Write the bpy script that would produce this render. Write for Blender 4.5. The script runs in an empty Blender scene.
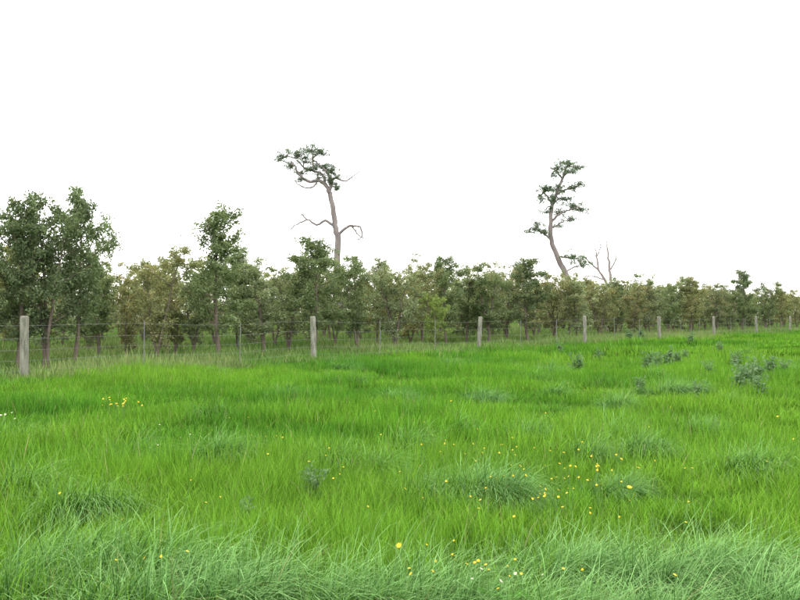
import bpy, math, numpy as np
from mathutils import Vector
scene=bpy.context.scene
R=np.random.default_rng(7)
F=785.0; HOR=316.0; CAMH=1.5

def hgt(x,y):
    x=np.asarray(x,float);y=np.asarray(y,float)
    d=np.sqrt(x*x+y*y); f=np.clip(1-(d-60)/120,0,1)
    return f*(0.05*np.sin(x*0.31+1.3)*np.cos(y*0.23)+0.035*np.sin(x*0.9+y*0.7)+0.025*np.sin(1.9*x-1.3*y+2))

# ---------- helpers
def mesh_quads(name,V,Q,mats,mi=None,attrs=None,smooth=False):
    V=np.asarray(V,np.float32);Q=np.asarray(Q,np.int32)
    m=bpy.data.meshes.new(name)
    m.vertices.add(len(V)); m.vertices.foreach_set('co',V.ravel())
    m.loops.add(Q.size); m.loops.foreach_set('vertex_index',Q.ravel())
    m.polygons.add(len(Q)); m.polygons.foreach_set('loop_start',np.arange(0,Q.size,4,dtype=np.int32))
    if smooth is not None:
        sm=np.full(len(Q),bool(smooth)) if not isinstance(smooth,np.ndarray) else smooth
        m.polygons.foreach_set('use_smooth',sm)
    for a in mats: m.materials.append(a)
    if mi is not None: m.polygons.foreach_set('material_index',np.asarray(mi,np.int32))
    for k,v in (attrs or {}).items():
        at=m.attributes.new(k,'FLOAT','POINT'); at.data.foreach_set('value',np.asarray(v,np.float32))
    m.update(calc_edges=True); m.validate()
    return m
def obj(name,m,loc=(0,0,0),parent=None,coll=None):
    o=bpy.data.objects.new(name,m); o.location=loc
    (coll or scene.collection).objects.link(o)
    if parent: o.parent=parent
    return o

class MB:
    def __init__(s): s.V=[];s.Q=[];s.M=[];s.A=[];s.B=[];s.S=[];s.n=0
    def add(s,V,Q,mat,a=0.5,b=0.5,sm=False):
        V=np.asarray(V,float);Q=np.asarray(Q,int)
        s.V.append(V);s.Q.append(Q+s.n);s.M.append(np.full(len(Q),mat))
        s.A.append(np.broadcast_to(a,(len(V),)).copy());s.B.append(np.broadcast_to(b,(len(V),)).copy())
        s.S.append(np.full(len(Q),sm)); s.n+=len(V)
    def tube(s,P,r,sides=6,mat=0,b=0.5):
        P=np.asarray(P,float);r=np.asarray(r,float);n=len(P)
        T=np.gradient(P,axis=0);T/=np.linalg.norm(T,axis=1)[:,None]+1e-9
        ref=np.array([0.13,1,0.07]) if abs(T[0,1])<.9 else np.array([1,.1,.1])
        U=np.cross(T,ref);U/=np.linalg.norm(U,axis=1)[:,None]+1e-9
        W=np.cross(T,U)
        a=np.arange(sides)*2*math.pi/sides
        V=P[:,None]+r[:,None,None]*(np.cos(a)[None,:,None]*U[:,None]+np.sin(a)[None,:,None]*W[:,None])
        V=V.reshape(-1,3);Q=[]
        for i in range(n-1):
            for j in range(sides):
                k=(j+1)%sides;Q.append((i*sides+j,i*sides+k,(i+1)*sides+k,(i+1)*sides+j))
        s.add(V,Q,mat,0.5,b,True)
    def leaves(s,C,L,W,rg,mat=1,droop=0.4,cl=0.5,updir=0.0):
        C=np.asarray(C,float);N=len(C)
        a=rg.normal(size=(N,3));a[:,2]-=droop*1.5;a[:,2]+=updir;a/=np.linalg.norm(a,axis=1)[:,None]
        q=rg.normal(size=(N,3));b=np.cross(a,q);b/=np.linalg.norm(b,axis=1)[:,None]+1e-9
        l=(L*rg.uniform(.6,1.3,N)/2)[:,None];w=(W*rg.uniform(.7,1.3,N)/2)[:,None]
        V=np.stack([C-a*l,C+b*w,C+a*l,C-b*w],1).reshape(-1,3)
        Q=np.arange(4*N).reshape(N,4)
        s.add(V,Q,mat,np.repeat(rg.uniform(0,1,N),4),np.repeat(np.broadcast_to(cl,(N,)),4))
    def mesh(s,name,mats):
        return mesh_quads(name,np.concatenate(s.V),np.concatenate(s.Q),mats,np.concatenate(s.M),
            {'rnd':np.concatenate(s.A),'cl':np.concatenate(s.B)},np.concatenate(s.S))

# ---------- materials
def newmat(n):
    m=bpy.data.materials.new(n);m.use_nodes=True;nt=m.node_tree;nt.nodes.clear()
    return m,nt,nt.nodes,nt.links
def N_(ns,t,**k):
    n=ns.new(t)
    for a,b in k.items(): setattr(n,a,b)
    return n
def mixc(ns,ls,f,a,b,bt='MIX'):
    m=ns.new('ShaderNodeMix');m.data_type='RGBA';m.blend_type=bt
    def put(s,v):
        if isinstance(v,bpy.types.NodeSocket): ls.new(v,s)
        elif isinstance(v,(int,float)): s.default_value=v
        else: s.default_value=(*v,1) if len(v)==3 else v
    put(m.inputs[0],f);put(m.inputs[6],a);put(m.inputs[7],b)
    return m.outputs[2]
def ramp(ns,ls,f,a,b):
    r=ns.new('ShaderNodeMapRange');r.inputs[1].default_value=a;r.inputs[2].default_value=b;ls.new(f,r.inputs[0]);return r.outputs[0]
def noise(ns,ls,scale,detail=2,vec=None,rough=.5):
    n=ns.new('ShaderNodeTexNoise');n.inputs['Scale'].default_value=scale;n.inputs['Detail'].default_value=detail;n.inputs['Roughness'].default_value=rough
    if vec is None:
        g=ns.new('ShaderNodeNewGeometry');vec=g.outputs['Position']
    ls.new(vec,n.inputs['Vector']);return n.outputs['Fac']
def attr(ns,name,ty='GEOMETRY'):
    a=ns.new('ShaderNodeAttribute');a.attribute_name=name;a.attribute_type=ty;return a.outputs['Fac']
def leafshader(nt,ns,ls,col,trans=.35):
    d=ns.new('ShaderNodeBsdfDiffuse');ls.new(col,d.inputs[0]);m=d
    if trans>0:
        t=ns.new('ShaderNodeBsdfTranslucent')
        tc=mixc(ns,ls,1.0,col,(1.2,1.2,.7),'MULTIPLY');ls.new(tc,t.inputs[0])
        m=ns.new('ShaderNodeMixShader');m.inputs[0].default_value=trans;ls.new(d.outputs[0],m.inputs[1]);ls.new(t.outputs[0],m.inputs[2])
    o=ns.new('ShaderNodeOutputMaterial')
    ls.new(m.outputs[0],o.inputs[0])

def grassmat(name,bright,dark,yellow,root,straw=.975,trans=.0,tip=None,r1=.55):
    m,nt,ns,ls=newmat(name)
    c=mixc(ns,ls,attr(ns,'t_dark','INSTANCER'),bright,dark)
    c=mixc(ns,ls,attr(ns,'t_yel','INSTANCER'),c,yellow)
    rn=attr(ns,'rnd')
    t=attr(ns,'cl')
    if tip:
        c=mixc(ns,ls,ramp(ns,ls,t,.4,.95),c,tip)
    v=N_(ns,'ShaderNodeMapRange');ls.new(rn,v.inputs[0]);v.inputs[3].default_value=.6;v.inputs[4].default_value=1.4
    c=mixc(ns,ls,1.0,c,v.outputs[0],'MULTIPLY')
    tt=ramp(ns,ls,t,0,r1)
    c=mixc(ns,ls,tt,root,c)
    g=N_(ns,'ShaderNodeMath',operation='GREATER_THAN');ls.new(rn,g.inputs[0]);g.inputs[1].default_value=straw
    c=mixc(ns,ls,g.outputs[0],c,(.36,.36,.16))
    leafshader(nt,ns,ls,c,trans)
    return m
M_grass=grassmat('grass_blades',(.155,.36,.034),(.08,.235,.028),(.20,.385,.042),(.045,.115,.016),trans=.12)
M_tuft=grassmat('tuft_blades',(.065,.19,.032),(.045,.15,.03),(.08,.21,.035),(.010,.032,.008),straw=.985,tip=(.27,.47,.17),r1=.62)  # pale tip paints in gloss highlights, dark root paints in shade under the tuft
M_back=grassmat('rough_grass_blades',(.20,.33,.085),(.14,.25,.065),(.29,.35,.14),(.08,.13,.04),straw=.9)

def groundmat():
    m,nt,ns,ls=newmat('field_ground')
    a=ramp(ns,ls,noise(ns,ls,.3,4),.35,.65);b=ramp(ns,ls,noise(ns,ls,6,5),.3,.7)
    c=mixc(ns,ls,a,(.05,.12,.02),(.09,.17,.03));c=mixc(ns,ls,b,c,(.045,.06,.02))
    p=ns.new('ShaderNodeBsdfDiffuse');ls.new(c,p.inputs[0])
    o=ns.new('ShaderNodeOutputMaterial');ls.new(p.outputs[0],o.inputs[0]);return m
M_ground=groundmat()

def foliage(name,trans=.3):
    m,nt,ns,ls=newmat(name)
    oi=ns.new('ShaderNodeObjectInfo')
    rn=attr(ns,'rnd');cl=attr(ns,'cl')
    v=N_(ns,'ShaderNodeMapRange');ls.new(rn,v.inputs[0]);v.inputs[3].default_value=.6;v.inputs[4].default_value=1.4
    c=mixc(ns,ls,1.0,oi.outputs['Color'],v.outputs[0],'MULTIPLY')
    v2=N_(ns,'ShaderNodeMapRange');ls.new(cl,v2.inputs[0]);v2.inputs[3].default_value=.65;v2.inputs[4].default_value=1.4
    c=mixc(ns,ls,1.0,c,v2.outputs[0],'MULTIPLY')
    s=N_(ns,'ShaderNodeMath',operation='ADD');ls.new(cl,s.inputs[0]);ls.new(oi.outputs['Alpha'],s.inputs[1])
    f=N_(ns,'ShaderNodeMapRange');ls.new(s.outputs[0],f.inputs[0]);f.inputs[1].default_value=.9;f.inputs[2].default_value=1.3;f.inputs[4].default_value=.7
    rus=mixc(ns,ls,rn,(.40,.24,.15),(.35,.32,.16))
    c=mixc(ns,ls,f.outputs[0],c,rus)
    leafshader(nt,ns,ls,c,trans);return m
M_leaf=foliage('eucalypt_leaves',.3)
M_needle=foliage('pine_needles',.3)
def bark(name,a,b,sc=9):
    m,nt,ns,ls=newmat(name)
    tc=ns.new('ShaderNodeTexCoord');mp=ns.new('ShaderNodeMapping');mp.inputs['Scale'].default_value=(1,1,.18);ls.new(tc.outputs['Object'],mp.inputs[0])
    n=noise(ns,ls,sc,5,mp.outputs[0],.65)
    c=mixc(ns,ls,ramp(ns,ls,n,.35,.65),a,b)
    p=ns.new('ShaderNodeBsdfDiffuse')
    ls.new(c,p.inputs[0]);bp=ns.new('ShaderNodeBump');bp.inputs['Strength'].default_value=.7;bp.inputs['Distance'].default_value=.02
    ls.new(n,bp.inputs['Height']);ls.new(bp.outputs[0],p.inputs['Normal'])
    o=ns.new('ShaderNodeOutputMaterial');ls.new(p.outputs[0],o.inputs[0]);return m
M_bark=bark('sapling_bark',(.14,.11,.09),(.23,.19,.16))
M_pbark=bark('pine_bark',(.20,.17,.17),(.34,.29,.28),3)
M_dead=bark('dead_wood',(.28,.24,.23),(.40,.35,.33),3)
M_post=bark('weathered_post_timber',(.16,.155,.125),(.38,.37,.31),14)
def plain(name,c,rough=.5,metal=0,c2=None):
    m,nt,ns,ls=newmat(name)
    p=ns.new('ShaderNodeBsdfPrincipled');p.inputs['Roughness'].default_value=rough;p.inputs['Metallic'].default_value=metal
    col=mixc(ns,ls,noise(ns,ls,30,3),c,c2 or tuple(x*.7 for x in c));ls.new(col,p.inputs[0])
    o=ns.new('ShaderNodeOutputMaterial');ls.new(p.outputs[0],o.inputs[0]);return m
M_wire=plain('galvanised_wire',(.3,.3,.3),.6,.3)
M_petal=plain('yellow_petals',(.8,.66,.03),.6,0,(.8,.58,.02))
M_wpetal=plain('pale_petals',(.8,.8,.6),.6,0)
M_stem=plain('flower_stem',(.12,.25,.05),.6)
def weedmat(name,a,b):
    m,nt,ns,ls=newmat(name)
    c=mixc(ns,ls,attr(ns,'rnd'),a,b);leafshader(nt,ns,ls,c,.25);return m
M_weed=weedmat('thistle_leaves',(.12,.22,.10),(.27,.38,.22))
M_dock=weedmat('dock_leaves',(.07,.20,.03),(.11,.27,.04))

# ---------- ground
c=np.sinh(np.linspace(-6.2,6.2,220));c=c/c.max()*1500
X,Y=np.meshgrid(c,c);Z=hgt(X,Y)
V=np.stack([X,Y,Z],-1).reshape(-1,3);n=len(c)
i,j=np.meshgrid(np.arange(n-1),np.arange(n-1),indexing='ij');a=(i*n+j).ravel()
obj('grass_field_ground',mesh_quads('ground',V,np.stack([a,a+1,a+n+1,a+n],1),[M_ground],smooth=True))

# ---------- grass clumps
def blades(rg,N,rad,h0,h1,w,bend,seg=3,lean=0.15,wind=(0,0),gauss=False):
    if gauss: P=rg.normal(size=(N,2))*rad*.5
    else:
        rr=rad*np.sqrt(rg.uniform(0,1,N));th=rg.uniform(0,2*math.pi,N);P=np.stack([rr*np.cos(th),rr*np.sin(th)],1)
    h=rg.uniform(h0,h1,N)*rg.uniform(.75,1,N);az=rg.uniform(0,2*math.pi,N)
    D=np.stack([np.cos(az),np.sin(az)],1)+np.array(wind);
    if gauss: D+=P/rad*1.1
    D/=np.linalg.norm(D,axis=1)[:,None]
    th0=np.abs(rg.normal(0,lean,N));bd=np.abs(rg.normal(bend,bend*.4,N))
    p=np.concatenate([P,np.full((N,1),-.04)],1)
    tw=rg.uniform(-.9,.9,N);sx=-D[:,1]*np.cos(tw)+D[:,0]*np.sin(tw);sy=D[:,0]*np.cos(tw)+D[:,1]*np.sin(tw)
    S=np.stack([sx,sy,np.zeros(N)],1);ww=w*rg.uniform(.6,1.3,N)
    rows=[]
    for k in range(seg+1):
        t=k/seg;wk=(ww*max(.12,(1-t)**.6))[:,None]*.5
        rows.append((p-S*wk,p+S*wk))
        th=th0+bd*(t+.5/seg)**1.3
        p=p+(h/seg)[:,None]*np.stack([np.sin(th)*D[:,0],np.sin(th)*D[:,1],np.cos(th)],1)
    V=np.stack([q for r in rows for q in r],1)
    nb=2*(seg+1);base=np.arange(N)[:,None]*nb
    Q=np.concatenate([base+np.array([2*k,2*k+1,2*k+3,2*k+2]) for k in range(seg)],0)
    rnd=np.repeat(rg.uniform(0,1,N),nb);t=np.tile(np.repeat(np.linspace(0,1,seg+1),2),N)
    return V.reshape(-1,3),Q,rnd,t
def clump_coll(name,mat,nvar,seed,**k):
    col=bpy.data.collections.new(name)
    for v in range(nvar):
        rg=np.random.default_rng(seed+v)
        V,Q,r,t=blades(rg,**k)
        m=mesh_quads(f'{name}_{v}',V,Q,[mat],attrs={'rnd':r,'cl':t},smooth=True)
        o=bpy.data.objects.new(f'{name}_{v}',m);col.objects.link(o)
    return col
def vnoise(x,y,s,seed):
    r=np.random.default_rng(seed).uniform(0,1,(256,256));X=x*s+1000;Y=y*s+1000
    xi=np.floor(X).astype(int);yi=np.floor(Y).astype(int);fx=X-xi;fy=Y-yi;fx=fx*fx*(3-2*fx);fy=fy*fy*(3-2*fy)
    g=lambda a,b:r[a%256,b%256]
    return (g(xi,yi)*(1-fx)+g(xi+1,yi)*fx)*(1-fy)+(g(xi,yi+1)*(1-fx)+g(xi+1,yi+1)*fx)*fy
def scatter(name,coll,nvar,P,rz,sc,rg,tilt=.06):
    N=len(P);m=bpy.data.meshes.new(name)
    m.vertices.add(N);m.vertices.foreach_set('co',np.asarray(P,np.float32).ravel())
    a=m.attributes.new('rot','FLOAT_VECTOR','POINT');a.data.foreach_set('vector',np.stack([rg.normal(0,tilt,N),rg.normal(0,tilt,N),rz],1).astype(np.float32).ravel())
    a=m.attributes.new('scl','FLOAT_VECTOR','POINT');a.data.foreach_set('vector',np.asarray(sc,np.float32).ravel())
    a=m.attributes.new('idx','INT','POINT');a.data.foreach_set('value',rg.integers(0,nvar,N).astype(np.int32))
    x,y=P[:,0],P[:,1]
    dk=np.clip((.5*vnoise(x,y,.45,1)+.5*vnoise(x,y,1.4,2)-.35)/.3,0,1)*.9+rg.uniform(-.2,.25,N)
    yl=np.clip((.6*vnoise(x,y,.16,3)+.4*vnoise(x,y,.8,4)-.4)/.3,0,1)*.7+rg.uniform(-.1,.15,N)
    for nm,v in (('t_dark',dk),('t_yel',yl)):
        a=m.attributes.new(nm,'FLOAT','POINT');a.data.foreach_set('value',np.clip(v,0,1).astype(np.float32))
    o=obj(name,m)
    ng=bpy.data.node_groups.new(name+'_gn','GeometryNodeTree')
    ng.interface.new_socket('Geometry',in_out='INPUT',socket_type='NodeSocketGeometry')
    ng.interface.new_socket('Geometry',in_out='OUTPUT',socket_type='NodeSocketGeometry')
    ns=ng.nodes;ls=ng.links
    gi=ns.new('NodeGroupInput');go=ns.new('NodeGroupOutput');ip=ns.new('GeometryNodeInstanceOnPoints')
    ci=ns.new('GeometryNodeCollectionInfo');ci.inputs[0].default_value=coll;ci.inputs[1].default_value=True;ci.inputs[2].default_value=True
    def na(nm,ty):
        q=ns.new('GeometryNodeInputNamedAttribute');q.data_type=ty;q.inputs[0].default_value=nm
        return [s for s in q.outputs if s.enabled][0]
    ls.new(gi.outputs[0],ip.inputs['Points']);ls.new(ci.outputs[0],ip.inputs['Instance'])
    ip.inputs['Pick Instance'].default_value=True
    ls.new(na('idx','INT'),ip.inputs['Instance Index']);ls.new(na('rot','FLOAT_VECTOR'),ip.inputs['Rotation']);ls.new(na('scl','FLOAT_VECTOR'),ip.inputs['Scale'])
    ls.new(ip.outputs[0],go.inputs[0])
    md=o.modifiers.new('scatter','NODES');md.node_group=ng
    return o
def sector(rg,d0,d1,sp,half=36):
    gx=np.arange(-d1,d1,sp);gy=np.arange(0,d1,sp);X,Y=np.meshgrid(gx,gy);X=X.ravel()+rg.uniform(-.5,.5,X.size)*sp;Y=Y.ravel()+rg.uniform(-.5,.5,Y.size)*sp
    r=np.hypot(X,Y);k=(r>d0)&(r<d1)&(np.abs(np.arctan2(X,Y))<math.radians(half));return X[k],Y[k]
# fence geometry
F0=np.array([-8.6,18.0]);U=np.array([5.88,6.8]);SP=np.linalg.norm(U);U=U/SP;NR=np.array([-U[1],U[0]])
def off(x,y): return (x-F0[0])*NR[0]+(y-F0[1])*NR[1]

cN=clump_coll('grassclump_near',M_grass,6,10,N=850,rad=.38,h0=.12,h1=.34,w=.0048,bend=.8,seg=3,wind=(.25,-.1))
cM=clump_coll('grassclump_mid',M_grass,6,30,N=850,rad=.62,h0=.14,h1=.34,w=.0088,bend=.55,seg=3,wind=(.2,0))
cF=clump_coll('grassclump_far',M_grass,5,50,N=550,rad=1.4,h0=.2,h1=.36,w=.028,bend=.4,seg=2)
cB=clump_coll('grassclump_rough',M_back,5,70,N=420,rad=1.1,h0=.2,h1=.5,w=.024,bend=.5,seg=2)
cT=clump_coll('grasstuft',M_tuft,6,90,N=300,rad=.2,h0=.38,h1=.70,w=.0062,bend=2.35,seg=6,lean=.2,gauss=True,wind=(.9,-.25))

rg=np.random.default_rng(1)
def place(name,coll,nv,x,y,rg,s0=.8,s1=1.2,zm=(.5,1.35)):
    N=len(x);s=rg.uniform(s0,s1,N);l=np.clip((.4*vnoise(x,y,.5,11)+.6*vnoise(x,y,1.6,12)-.25)/.5,0,1)
    z=s*(zm[0]+(zm[1]-zm[0])*l)
    return scatter(name,coll,nv,np.stack([x,y,hgt(x,y)],1),rg.uniform(0,6.283,N) if 'tuft' not in name else rg.normal(0,.5,N),np.stack([s,s,z],1),rg)
x,y=sector(rg,1.4,8.3,.44);place('meadow_grass',cN,6,x,y,rg)
x,y=sector(rg,7.7,26,.70);k=off(x,y)<1;place('meadow_grass',cM,6,x[k],y[k],rg)
x,y=sector(rg,25,115,1.5);k=off(x,y)<1;place('meadow_grass',cF,5,x[k],y[k],rg)
x,y=sector(rg,16,100,1.5);k=(off(x,y)>=.3)&(off(x,y)<34);place('rough_grass',cB,5,x[k],y[k],rg)
T=[]
def g2(px,py,h=1.25):
    D=h*F/(py-HOR);return ((px-400)/F*D,D)
for px,py,wd,n_ in [(70,552,60,7),(170,568,50,7),(250,592,60,7),(390,588,50,9),(330,600,60,6),(470,474,30,9),(512,476,20,6),(425,473,18,6),(570,546,40,12),
        (640,558,40,7),(725,546,35,9),(780,578,40,7),(215,436,22,7),(400,387,18,7),(488,386,24,11),(450,362,20,7),(680,383,26,11),(640,440,30,5),(20,578,30,6),
        (610,393,20,6),(700,414,25,6),(600,442,25,3),(330,442,20,3),(540,422,25,4),(730,452,30,5),(20,472,30,3),(110,600,60,6),(480,606,40,5),(650,602,60,7),(560,604,50,5),(200,606,50,5),(750,598,40,6),
        (350,362,25,5),(560,366,25,6),(120,440,30,4),(280,390,25,4),(620,470,20,3),(90,492,30,3)]:
    for _ in range(n_):
        xx,yy=g2(px+R.normal(0,wd*.5),py+R.normal(0,(py-HOR)*.018));T.append((xx,yy))
x,y=sector(rg,2.5,38,1.0);k=(off(x,y)<-1)&(vnoise(x,y,.7,21)>.58)&(rg.uniform(0,1,len(x))<.5)
x2,y2=sector(rg,2.6,4.4,.42);k2=rg.uniform(0,1,len(x2))<.42
T=np.array(T);tx=np.concatenate([T[:,0],x[k],x2[k2]]);ty=np.concatenate([T[:,1],y[k],y2[k2]])
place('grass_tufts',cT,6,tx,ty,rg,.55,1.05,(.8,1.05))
s=rg.uniform(-12,110,330);o_=rg.normal(.2,.6,330);P=F0+s[:,None]*U+o_[:,None]*NR
place('rank_fence_grass',cB,5,P[:,0],P[:,1],rg,.5,1.0,(.8,1.4))

# ---------- fence
fence=bpy.data.objects.new('wire_fence',None);scene.collection.objects.link(fence)
def post(k,rg):
    x,y=F0+U*SP*k;z=float(hgt(x,y));H=1.49-z+rg.uniform(-.03,.03);r=.088*rg.uniform(.88,1.1)
    mb=MB();zz=np.array([-.15,.2,.5,.8,1.1,H-.04,H-.012,H,H+.003]);rr=r*np.array([1.06,1.04,1.0,.98,.97,.96,.9,.7,.01])*np.r_[rg.uniform(.96,1.04,6),1,1,1]
    lx,ly=rg.normal(0,.025,2);P=np.stack([lx*zz,ly*zz,zz],1);mb.tube(P,rr,12,0)
    m=mb.mesh('post',[M_post]);obj('post',m,(x,y,z),fence)
rp=np.random.default_rng(4)
for k in range(-2,16): post(k,rp)
mb=MB()
for h in (.25,.48,.72,.98,1.28):
    P=[]
    for s in np.arange(-2*SP,15*SP,1.5):
        q=F0+U*s-NR*.1;sag=.03*math.sin(math.pi*((s/SP)%1));P.append((q[0],q[1],float(hgt(*q))+h-sag))
    mb.tube(np.array(P),np.full(len(P),.0026),4,0)
for k in range(-2,15):
    for f in (.33,.67):
        q=F0+U*SP*(k+f)-NR*.11;z=float(hgt(*q))
        mb.tube(np.array([(q[0],q[1],z),(q[0]+.01,q[1],z+1.32)]),np.array([.011,.011]),4,0)
obj('wires',mb.mesh('wires',[M_wire]),(0,0,0),fence)

# ---------- saplings
def wob(rg,n,a): return np.cumsum(rg.normal(0,a,(n,3)),0)
def sapling(seed,H=5,Wd=1.2,clear=.2,shape='round',nst=1,nl=9000,leaf=.10,lw=.048,dens=1.0):
    rg=np.random.default_rng(seed);mb=MB();C=[];CL=[]
    limbs=[]
    for s in range(nst):
        az=rg.uniform(0,6.28);sp=(0 if nst==1 else .28)*rg.uniform(.5,1)
        n=12;t=np.linspace(0,1,n);h=H*(1 if s==0 else rg.uniform(.75,.95))
        P=np.stack([math.cos(az)*sp*h*t**1.2*.7,math.sin(az)*sp*h*t**1.2*.7,h*.93*t],1)+wob(rg,n,.022*H/5)*np.array([1,1,0.2])
        P[0,:2]=rg.normal(0,.07*(nst>1),2);P[0,2]=-.1
        r=(.05*H/5+.012)*(1-t)**.8*(1 if nst==1 else .8)+.006
        mb.tube(P,r,7,0)
        nb=int(25/nst**.6)
        for b in range(nb):
            f=clear+(1-clear)*((b+rg.uniform(0,1))/nb)**.9;f=min(f,.985)
            g=(f-clear)/(1-clear)
            if shape=='round': prof=(math.sin(math.pi*min(1,.22+.68*g))**.8)
            elif shape=='cone': prof=.95*(1-g)**.6+.25
            elif shape=='spread': prof=.6+.55*math.sin(math.pi*min(1,.1+.68*g))
            else: prof=.75+.3*math.sin(7*g+seed)
            L=Wd*prof*rg.uniform(.5,1.25);
            i0=f*(n-1);ia=int(i0);p0=P[ia]+(P[min(ia+1,n-1)]-P[ia])*(i0-ia)
            a=b*2.4+rg.uniform(-.5,.5);el=math.radians(rg.uniform(10,45)+20*g)
            m=6;tt=np.linspace(0,1,m);d=np.array([math.cos(a)*math.cos(el),math.sin(a)*math.cos(el),math.sin(el)])
            Q=p0+d*L*tt[:,None]+wob(rg,m,.03)+np.array([0,0,.12*L])*(tt**2)[:,None];Q[0]=p0
            mb.tube(Q,np.maximum(.004,(.016*(L/Wd)*(1-tt)+.004)),4,0)
            limbs.append((Q,L))
    for Q,L in limbs:
        ns_=int(4+L*5)
        for k in range(ns_):
            f=rg.uniform(.25,1);i0=f*5;ia=min(int(i0),4);p=Q[ia]+(Q[ia+1]-Q[ia])*(i0-ia)
            d=rg.normal(size=3);d[2]=d[2]*.8+.25;d/=np.linalg.norm(d);l=rg.uniform(.15,.42)*H/5
            e=p+d*l
            if k%2==0: mb.tube(np.array([p,(p+e)/2+rg.normal(0,.02,3),e]),np.array([.005,.004,.002]),3,0)
            C.append((p,e));CL.append(rg.uniform(0,1)*.7+.3*rg.uniform()*(e[2]/H))
    nc=len(C);tot=nl
    wt=rg.uniform(.1,2.0,nc);wt[rg.uniform(0,1,nc)<.18]=.03
    cnt=np.maximum(1,(wt/wt.sum()*tot)).astype(int)
    Cs=[];cl=[]
    for (p,e),c_,q in zip(C,cnt,CL):
        f=rg.uniform(.1,1.15,c_)[:,None];Cs.append(p+(e-p)*f+rg.normal(0,.072*H/5*(.8+dens*.2),(c_,3)));cl.append(np.full(c_,q))
    mb.leaves(np.concatenate(Cs),leaf,lw,rg,1,.35,np.concatenate(cl))
    return mb.mesh('tree',[M_bark,M_leaf])
near=[sapling(101,5,1.3,.2,'spread',3,10500),sapling(102,5,1.1,.18,'cone',1,9500),sapling(103,5,1.3,.18,'round',1,10500),
      sapling(104,5,1.1,.17,'irr',2,8500),sapling(105,5,1.3,.17,'round',3,10500),sapling(106,5,1.0,.18,'cone',2,8500),sapling(107,5,1.35,.2,'spread',2,9800),sapling(108,5,1.4,.1,'round',3,12000)]
far=[sapling(200+i,5,w,.14,s_,n_,3100,.18,.09) for i,(w,s_,n_) in enumerate([(1.4,'round',1),(1.5,'spread',2),(1.2,'cone',1),(1.5,'round',3),(1.3,'irr',2)])]
def row_at(px,o):
    r=(px-400)/F;s=(r*(18+NR[1]*o)+8.6-NR[0]*o)/(U[0]-U[1]*r)
    return F0+U*s+NR*o
GR=(.215,.275,.14);DK=(.165,.215,.115);OL=(.29,.31,.155);BR=(.29,.38,.12);LT=(.27,.32,.185)  # leaf colours lightened: haze and lens glare painted into them
rt=np.random.default_rng(21)
def tree(name,mesh,xy,H,w,col,rus,rz=None):
    o=obj(name,mesh,(xy[0],xy[1],float(hgt(*xy))-.03));o.rotation_euler[2]=rt.uniform(0,6.28) if rz is None else rz
    o.scale=(w,w,H/5.1);v=rt.uniform(.85,1.15);o.color=(col[0]*v,col[1]*v,col[2]*v,rus);return o
for px,o,top,v,w,col,rus in [(20,3.6,192,2,.95,DK,.1),(48,3.4,182,4,1.05,DK,.1),(76,3.9,186,2,.95,DK,.1),(100,6.5,236,5,.85,GR,.2),(126,6,272,3,.8,OL,.5),(157,3.6,236,3,.95,OL,.4),(217,4.0,203,1,1.25,GR,.05),(238,6.0,246,2,.8,GR,.1),(194,6,262,3,.8,LT,.2),(176,7,268,4,.8,OL,.4),
     (265,4.5,255,5,1.15,LT,.15),(313,3.6,236,2,1.25,GR,.1),(288,6,254,4,.9,LT,.2),(335,6.5,262,6,.9,GR,.2),(358,4.2,250,3,1.0,GR,.2),(378,6.5,264,2,.9,OL,.3),(396,4.2,254,4,1.15,LT,.2),(436,3.2,290,7,.6,BR,.0),(445,5.5,253,2,1.15,GR,.15),(422,6,264,6,1,OL,.2),
     (488,4.5,262,4,1.25,GR,.25),(528,4.2,256,2,1.4,DK,.3),(506,6,266,0,1.1,LT,.35),(466,6,270,5,1.1,GR,.3),(555,5,270,4,1.2,OL,.3),(577,4.2,274,5,1.3,LT,.35),(600,5.5,274,4,1.2,OL,.3),(616,6,280,2,1.1,GR,.3),(632,4.2,284,3,1.2,OL,.45),(650,5,280,2,1.2,LT,.3),(668,5.5,274,4,1.2,GR,.3),
     (690,4.2,276,2,1.3,OL,.4),(716,5,282,4,1.2,LT,.45),(742,4.2,270,2,1.2,DK,.2),(728,5,282,3,1.2,GR,.3),(765,5.5,280,4,1.2,GR,.3),(780,5,288,2,1.2,OL,.3),(796,4.2,288,3,1.2,OL,.4),(820,4.2,280,2,1.1,GR,.4),
     (-22,4,220,4,.9,GR,.1),(-60,4,215,2,1.1,GR,.2),(850,5,282,0,1.1,GR,.3),(880,4,280,5,1.1,GR,.3)]:
    p=row_at(px,o);H=(HOR-top)/F*p[1]+CAMH
    tree('eucalyptus_sapling',near[v],p,H,w*(.75+.25*H/5),col,rus)
for ri,o in enumerate((8.5,13,19,27)):
    s=-26+rt.uniform(0,2)
    while s<115:
        p=F0+U*s+NR*(o+rt.normal(0,.3));s+=rt.uniform(1.8,3.1)*(1+ri*.12)
        if p[1]<8 or p[0]<-.6*p[1]-2: continue
        if rt.uniform()<.1 and ri<3: continue
        H=rt.uniform(2.8,4.2)+ri*.15+(.3 if p[1]>50 else 0)
        col=[GR,OL,LT,LT,GR][rt.integers(0,5)]
        tree('plantation_sapling',far[rt.integers(0,5)],p,H,rt.uniform(.85,1.2),tuple(c_*1.05 for c_ in col),rt.choice([.1,.2,.35,.5]))  # back rows slightly paler, distance haze put into leaf colour
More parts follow.
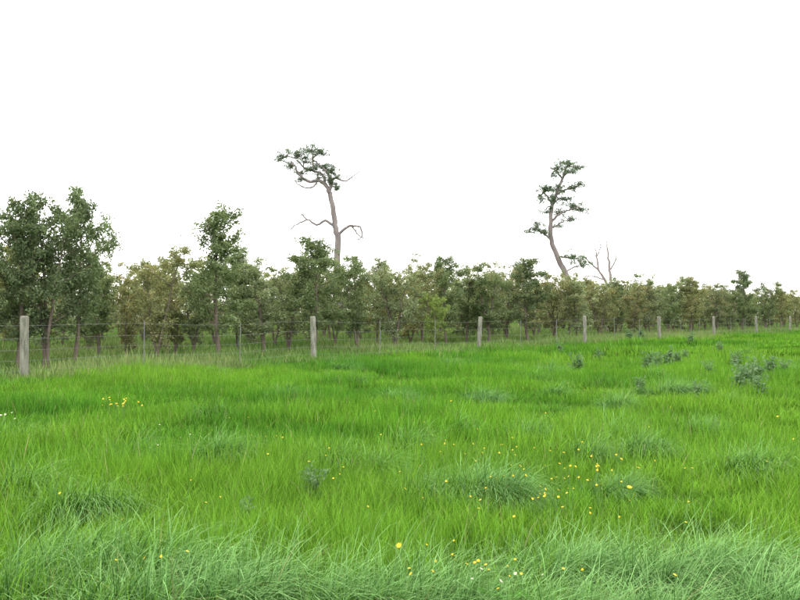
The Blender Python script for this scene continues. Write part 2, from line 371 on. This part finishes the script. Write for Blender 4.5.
# distant treeline (one object)
mb=MB();rd=np.random.default_rng(5)
for i in range(150):
    a=math.radians(rd.uniform(-50,55));D=rd.uniform(170,230);bx,by=D*math.sin(a),D*math.cos(a);H=rd.uniform(4,7)
    mb.tube(np.array([(bx,by,-.2),(bx,by,H*.7)]),np.array([.15,.06]),4,0)
    for _ in range(9):
        c0=np.array([bx+rd.normal(0,1.7),by+rd.normal(0,1.5),H*rd.uniform(.2,.9)]);n_=50
        mb.leaves(c0+rd.normal(0,.7,(n_,3)),.55,.35,rd,1,.2,rd.uniform())
o=obj('distant_tree_line',mb.mesh('dtl',[M_bark,M_leaf]));o.color=(.30,.34,.26,.1)  # pale grey-green has distance haze mixed into the colour

# ---------- pines & dead tree
def img_tree(name,D,basepx,branches,clumps,seed,mats,col=(.055,.09,.05),depth=1.0,twigs=0):
    rg=np.random.default_rng(seed);mb=MB();X0=(basepx-400)/F*D;sc=D/F
    def c3(px,py,dy=0): return np.array([(px-basepx)*sc,dy*sc,(HOR-py)*sc+CAMH])
    for pts,r0,r1 in branches:
        P=np.array([c3(*q) for q in pts])
        n=len(P);t=np.linspace(0,n-1,(n-1)*4+1);ia=np.minimum(t.astype(int),n-2);f=(t-ia)[:,None]
        p0=P[np.maximum(ia-1,0)];p1=P[ia];p2=P[ia+1];p3=P[np.minimum(ia+2,n-1)]
        S=.5*((2*p1)+(-p0+p2)*f+(2*p0-5*p1+4*p2-p3)*f**2+(-p0+3*p1-3*p2+p3)*f**3)
        S[1:]+=rg.normal(0,.35*sc,(len(S)-1,3))
        mb.tube(S,np.linspace(r0,r1,len(S))*sc,7,0)
        for _ in range(twigs if twigs else (5 if r1<.8 else 0)):
            k=rg.integers(len(S)//3,len(S));d=rg.normal(size=3);d[2]=abs(d[2])*.6;d/=np.linalg.norm(d);l=rg.uniform(4,10)*sc
            e=S[k]+d*l;mb.tube(np.array([S[k],(S[k]+e)/2+rg.normal(0,.8*sc,3),e]),np.array([.3,.22,.1])*sc,4,0)
    for px,py,rx,rz,src in clumps:
        cen=c3(px,py,rg.normal(0,rx*.5)*depth)
        ns_=max(7,int(rx*rz*.45));sp=c3(*src)
        for _ in range(ns_):
            q=rg.normal(size=3);q=q/np.linalg.norm(q)*rg.uniform(.15,1.4)
            e=cen+q*np.array([rx,rx*.8,rz])*sc
            b0=cen+(e-cen)*.1-np.array([0,0,rz*.4*sc])
            mb.tube(np.array([b0,(b0+e)/2+rg.normal(0,.5*sc,3),e]),np.array([.36,.22,.1])*sc,3,0)
            nn=int(rg.uniform(15,55));sg=rg.uniform(.9,2.5)
            mb.leaves(e+rg.normal(0,1,(nn,3))*np.array([sg,sg,.75*sg])*sc,.17,.05,rg,1,-.1,rg.uniform(),.3)
        mid=(sp+cen)/2+rg.normal(0,1.2*sc,3)
        mb.tube(np.array([sp,mid,cen]),np.array([.9,.65,.35])*sc,5,0)
    o=obj(name,mb.mesh(name,mats),(X0,D,0));o.color=(*col,0.0);return o
img_tree('tall_pine_tree',62,338,
 [([(341,330),(339,290),(337,262),(338,240),(335,225),(333,208),(329,192)],3.8,2.3),
  ([(329,192),(325,184),(318,180),(308,181),(299,174),(294,165)],2.2,.9),
  ([(329,192),(331,182),(327,172),(320,166),(312,158)],1.9,.7),
  ([(325,184),(322,174,3),(314,170,5),(303,166,6),(296,158,6)],1.5,.6),
  ([(331,186),(334,178,-3),(345,182,-5),(353,176,-4),(362,170,-3)],1.2,.3),
  ([(318,180),(311,188,-4),(300,186,-6),(294,180,-7)],1.0,.3),
  ([(335,226),(325,221),(316,225),(307,220),(297,224),(290,229)],1.5,.4),
  ([(307,220),(302,214),(298,216)],.8,.3),
  ([(337,236),(345,228),(352,226),(360,227),(362,236),(358,240)],1.6,.4),
  ([(352,226),(357,233),(366,240)],.9,.3)],
 [(310,149,11,5,(312,158)),(322,153,8,5,(312,158)),(298,154,9,5,(296,158)),(285,155,7,5,(296,158)),(279,159,4,3,(294,165)),(290,164,7,5,(294,165)),(305,160,8,5,(303,166)),
  (322,165,9,5,(320,166)),(331,171,8,5,(327,172)),(312,167,8,4,(312,158)),(330,181,7,5,(329,185)),(302,171,7,4,(299,174)),(318,176,8,4,(318,180)),(337,187,4,3,(331,186)),(300,180,5,3,(308,181)),(336,177,5,3,(331,182))],
 31,[M_pbark,M_needle],(.17,.22,.16))  # needle colour greyed and lifted to imitate haze
img_tree('leaning_pine_tree',66,575,
 [([(577,330),(572,295),(565,272),(557,256),(552,240),(551,222),(553,205),(558,190),(564,176),(567,166)],3.4,1.0),
  ([(552,240),(545,234),(538,230),(531,228)],1.3,.4),
  ([(551,222),(560,214),(570,210),(579,207)],1.4,.4),
  ([(553,205),(548,197),(544,192)],1.3,.5),
  ([(556,195),(564,190),(574,188),(582,184)],1.2,.4),
  ([(553,228),(562,222),(570,220)],1.0,.3),([(563,178),(556,170),(551,168)],1.0,.4)],
 [(568,162,9,5,(567,166)),(557,168,8,4,(556,170)),(577,168,7,4,(567,166)),(566,173,10,4,(564,176)),(551,176,5,3,(556,170)),(546,189,9,5,(544,192)),(558,187,9,5,(558,190)),
  (573,187,9,4,(574,188)),(580,183,5,3,(582,184)),(541,197,6,4,(544,192)),(553,200,9,4,(553,205)),(575,205,10,5,(570,210)),(565,198,9,4,(556,195)),(583,209,6,4,(579,207)),(560,211,9,4,(560,214)),
  (546,210,6,4,(553,205)),(537,226,9,4,(538,230)),(530,231,5,3,(531,228)),(546,231,7,4,(545,234)),(571,218,8,4,(570,220)),(560,226,6,3,(562,222)),(573,257,9,6,(557,256)),(582,264,8,5,(565,272))],
 33,[M_pbark,M_needle],(.13,.19,.115))  # haze put into the needle colour here too
img_tree('dead_tree',68,607,
 [([(608,330),(611,296),(611,280),(609,262),(608,250),(607,240)],2.0,.4),
  ([(611,290),(605,280),(599,270),(597,256),(595,248)],1.6,.4),
  ([(599,270),(592,264),(586,258),(583,250)],1.0,.3),
  ([(610,270),(615,262),(616,254)],.9,.3),([(597,256),(601,248),(600,241)],.7,.25),([(605,280),(594,276),(586,277)],.8,.3)],
 [],35,[M_dead,M_needle],(.06,.1,.05),twigs=6)

# ---------- flowers
mb=MB();rf=np.random.default_rng(9)
def flower(x,y,h,r,mat=0):
    z=float(hgt(x,y));lx,ly=rf.normal(0,.04,2);top=np.array([x+lx,y+ly,z+h])
    mb.tube(np.array([(x,y,z),(x+lx*.4,y+ly*.4,z+h*.6),top]),np.array([.0018,.0015,.0015]),4,2)
    nrm=np.array([rf.normal(0,.6),rf.normal(-.35,.5),1]);nrm/=np.linalg.norm(nrm)
    u=np.cross(nrm,[1,0,.1]);u/=np.linalg.norm(u);v=np.cross(nrm,u)
    for ring,(rr,lift,npet) in enumerate([(r,.15,9),(r*.7,.45,7)]):
        for k in range(npet):
            a=6.283*(k+ring*.5)/npet;d=math.cos(a)*u+math.sin(a)*v;e=-math.sin(a)*u+math.cos(a)*v
            w=rr*.36;tip=top+d*rr+nrm*rr*lift;midp=top+d*rr*.6+nrm*rr*lift*.4
            mb.add([top,midp-e*w*.6,tip,midp+e*w*.6],[(0,1,2,3)],mat)
def fl(px,py,wx,wy,n_,r=.016,mat=0):
    for _ in range(n_):
        h=rf.uniform(.26,.40);xx,yy=g2(px+rf.normal(0,wx),py+rf.normal(0,wy),CAMH-h)
        if 1.5<yy<60: flower(xx,yy,h,r*rf.uniform(.6,1.1),mat)
fl(545,480,50,17,60,.0105);fl(600,468,28,9,16,.012);fl(490,445,35,10,16,.011);fl(115,399,9,4,24,.017);fl(380,450,230,50,60,.010);fl(465,566,18,3,8,.010);fl(150,577,10,2,5,.009);fl(520,572,90,12,14,.0095)
for q in [(402,493),(455,400),(523,385),(780,412),(635,480),(305,455),(407,556),(690,465),(617,465),(430,346)]: fl(*q,1,1,1,.019)
fl(3,420,5,2,8,.02,1);fl(500,578,14,3,5,.009,1);fl(300,400,200,30,10,.010,1)
obj('yellow_wildflowers',mb.mesh('flowers',[M_petal,M_wpetal,M_stem]))

# ---------- thistles
def thistle(seed,H):
    rg=np.random.default_rng(seed);mb=MB()
    for s in range(rg.integers(5,9)):
        a=rg.uniform(0,6.28);sp=rg.uniform(.1,.4);h=H*rg.uniform(.6,1);n=7;t=np.linspace(0,1,n)
        P=np.stack([math.cos(a)*sp*h*t,math.sin(a)*sp*h*t,h*t],1)+wob(rg,n,.008);P[0]=(0,0,-.02)
        mb.tube(P,np.linspace(.009,.004,n),5,0)
        for k in range(16):
            f=rg.uniform(.15,1)*(n-1);ia=min(int(f),n-2);p=P[ia]+(P[ia+1]-P[ia])*(f-ia)
            b=rg.uniform(0,6.28);L=rg.uniform(.08,.19)*(1.2-.5*f/n);d=np.array([math.cos(b),math.sin(b),rg.uniform(.1,.9)]);d/=np.linalg.norm(d);e=np.cross(d,[0,0,1]);e/=np.linalg.norm(e)
            r_=rg.uniform()
            for q in range(4):
                c0=p+d*L*q/4;c1=p+d*L*(q+1.1)/4+np.array([0,0,-.02*q*L/.15]);w=L*(.2,.26,.2,.12)[q]
                mb.add([c0-e*w*.25,c0+d*L*.2-e*w,c1,c0+d*L*.1],[(0,1,2,3)],1,r_);mb.add([c0+e*w*.25,c0+d*L*.1,c1,c0+d*L*.2+e*w],[(0,1,2,3)],1,r_)
        mb.leaves(P[-1]+rg.normal(0,.012,(14,3)),.035,.012,rg,1,-.5)
    return mb.mesh('thistle',[M_stem,M_weed])
TH=[thistle(i,.62) for i in range(4)]
for i,(px,py,s_) in enumerate([(738,387,.9),(748,385,1.2),(758,380,.95),(768,374,.9),(646,367,.9),(656,365,.9),(668,362,1.1),(676,361,.9),(576,369,1.0),(312,478,.5),(306,470,.45),(640,386,.6),(250,505,.35),(783,372,.75),(640,340,1.4),(630,341,1.3),(700,395,.6),(720,350,.9),(560,352,.8),(685,358,.8),(760,392,.7),(710,372,.7),(600,356,.8),(735,362,.9),(690,344,1.2)]):
    xx,yy=g2(px,py,1.35);o=obj('thistle_plant',TH[i%4],(xx,yy,float(hgt(xx,yy))));o.scale=(s_,)*3;o.rotation_euler[2]=i*1.3
mb=MB();rg=np.random.default_rng(3)
for k in range(14):
    a=rg.uniform(0,6.28);L=rg.uniform(.05,.09);el=rg.uniform(.4,1.2);d=np.array([math.cos(a),math.sin(a),0]);e=np.array([-math.sin(a),math.cos(a),0]);n=6;V=[]
    for q in range(n):
        t=q/(n-1);p=d*(.02+L*t*math.cos(el*(1-t*.5)))+np.array([0,0,.12+.05*(k%3)+L*math.sin(el)*t*(1.3-.8*t)]);w=.016*math.sin(math.pi*(.12+.86*t))**.8
        V+=[p-e*w+[0,0,.005],p,p+e*w+[0,0,.005]]
    Q=[]
    for q in range(n-1): Q+=[(3*q,3*q+1,3*q+4,3*q+3),(3*q+1,3*q+2,3*q+5,3*q+4)]
    mb.add(V,Q,1,rg.uniform(),.5,True)
mb.tube(np.array([(0,0,0),(0,0,.25)]),np.array([.004,.003]),5,0)
md=mb.mesh('dock',[M_stem,M_dock])
for px,py in [(495,582),(512,586)]:
    xx,yy=g2(px,py,1.2);o=obj('dock_plant',md,(xx,yy,float(hgt(xx,yy))));o.rotation_euler[2]=px

# ---------- light
w=bpy.data.worlds.new('World');scene.world=w;w.use_nodes=True;nt=w.node_tree;ns=nt.nodes;ls=nt.links;ns.clear()
sky=ns.new('ShaderNodeTexSky');sky.sky_type='NISHITA';sky.sun_disc=False;EL=math.radians(52);AZ=math.radians(-35)
sky.sun_elevation=EL;sky.sun_rotation=AZ
b1=ns.new('ShaderNodeBackground');b1.inputs[1].default_value=.05;ls.new(sky.outputs[0],b1.inputs[0])
b2=ns.new('ShaderNodeBackground');b2.inputs[0].default_value=(1,.985,.95,1);b2.inputs[1].default_value=2.2
ad=ns.new('ShaderNodeAddShader');ls.new(b1.outputs[0],ad.inputs[0]);ls.new(b2.outputs[0],ad.inputs[1])
ou=ns.new('ShaderNodeOutputWorld');ls.new(ad.outputs[0],ou.inputs[0])
sd=bpy.data.lights.new('sun','SUN');sd.energy=1.0;sd.angle=math.radians(20);sd.color=(1,.96,.9)
so=bpy.data.objects.new('sun',sd);scene.collection.objects.link(so)
d=Vector((math.sin(AZ)*math.cos(EL),math.cos(AZ)*math.cos(EL),math.sin(EL)))
so.rotation_euler=d.to_track_quat('Z','Y').to_euler()
# ---------- camera
cd=bpy.data.cameras.new('camera');cd.lens=36*F/800;cd.clip_end=5000;cd.clip_start=.05
co=bpy.data.objects.new('camera',cd);scene.collection.objects.link(co);co.location=(0,0,CAMH)
co.rotation_euler=(math.radians(90)+math.atan((HOR-300)/F),0,0);scene.camera=co
scene.view_settings.view_transform='Standard';scene.view_settings.look='None';scene.view_settings.exposure=0
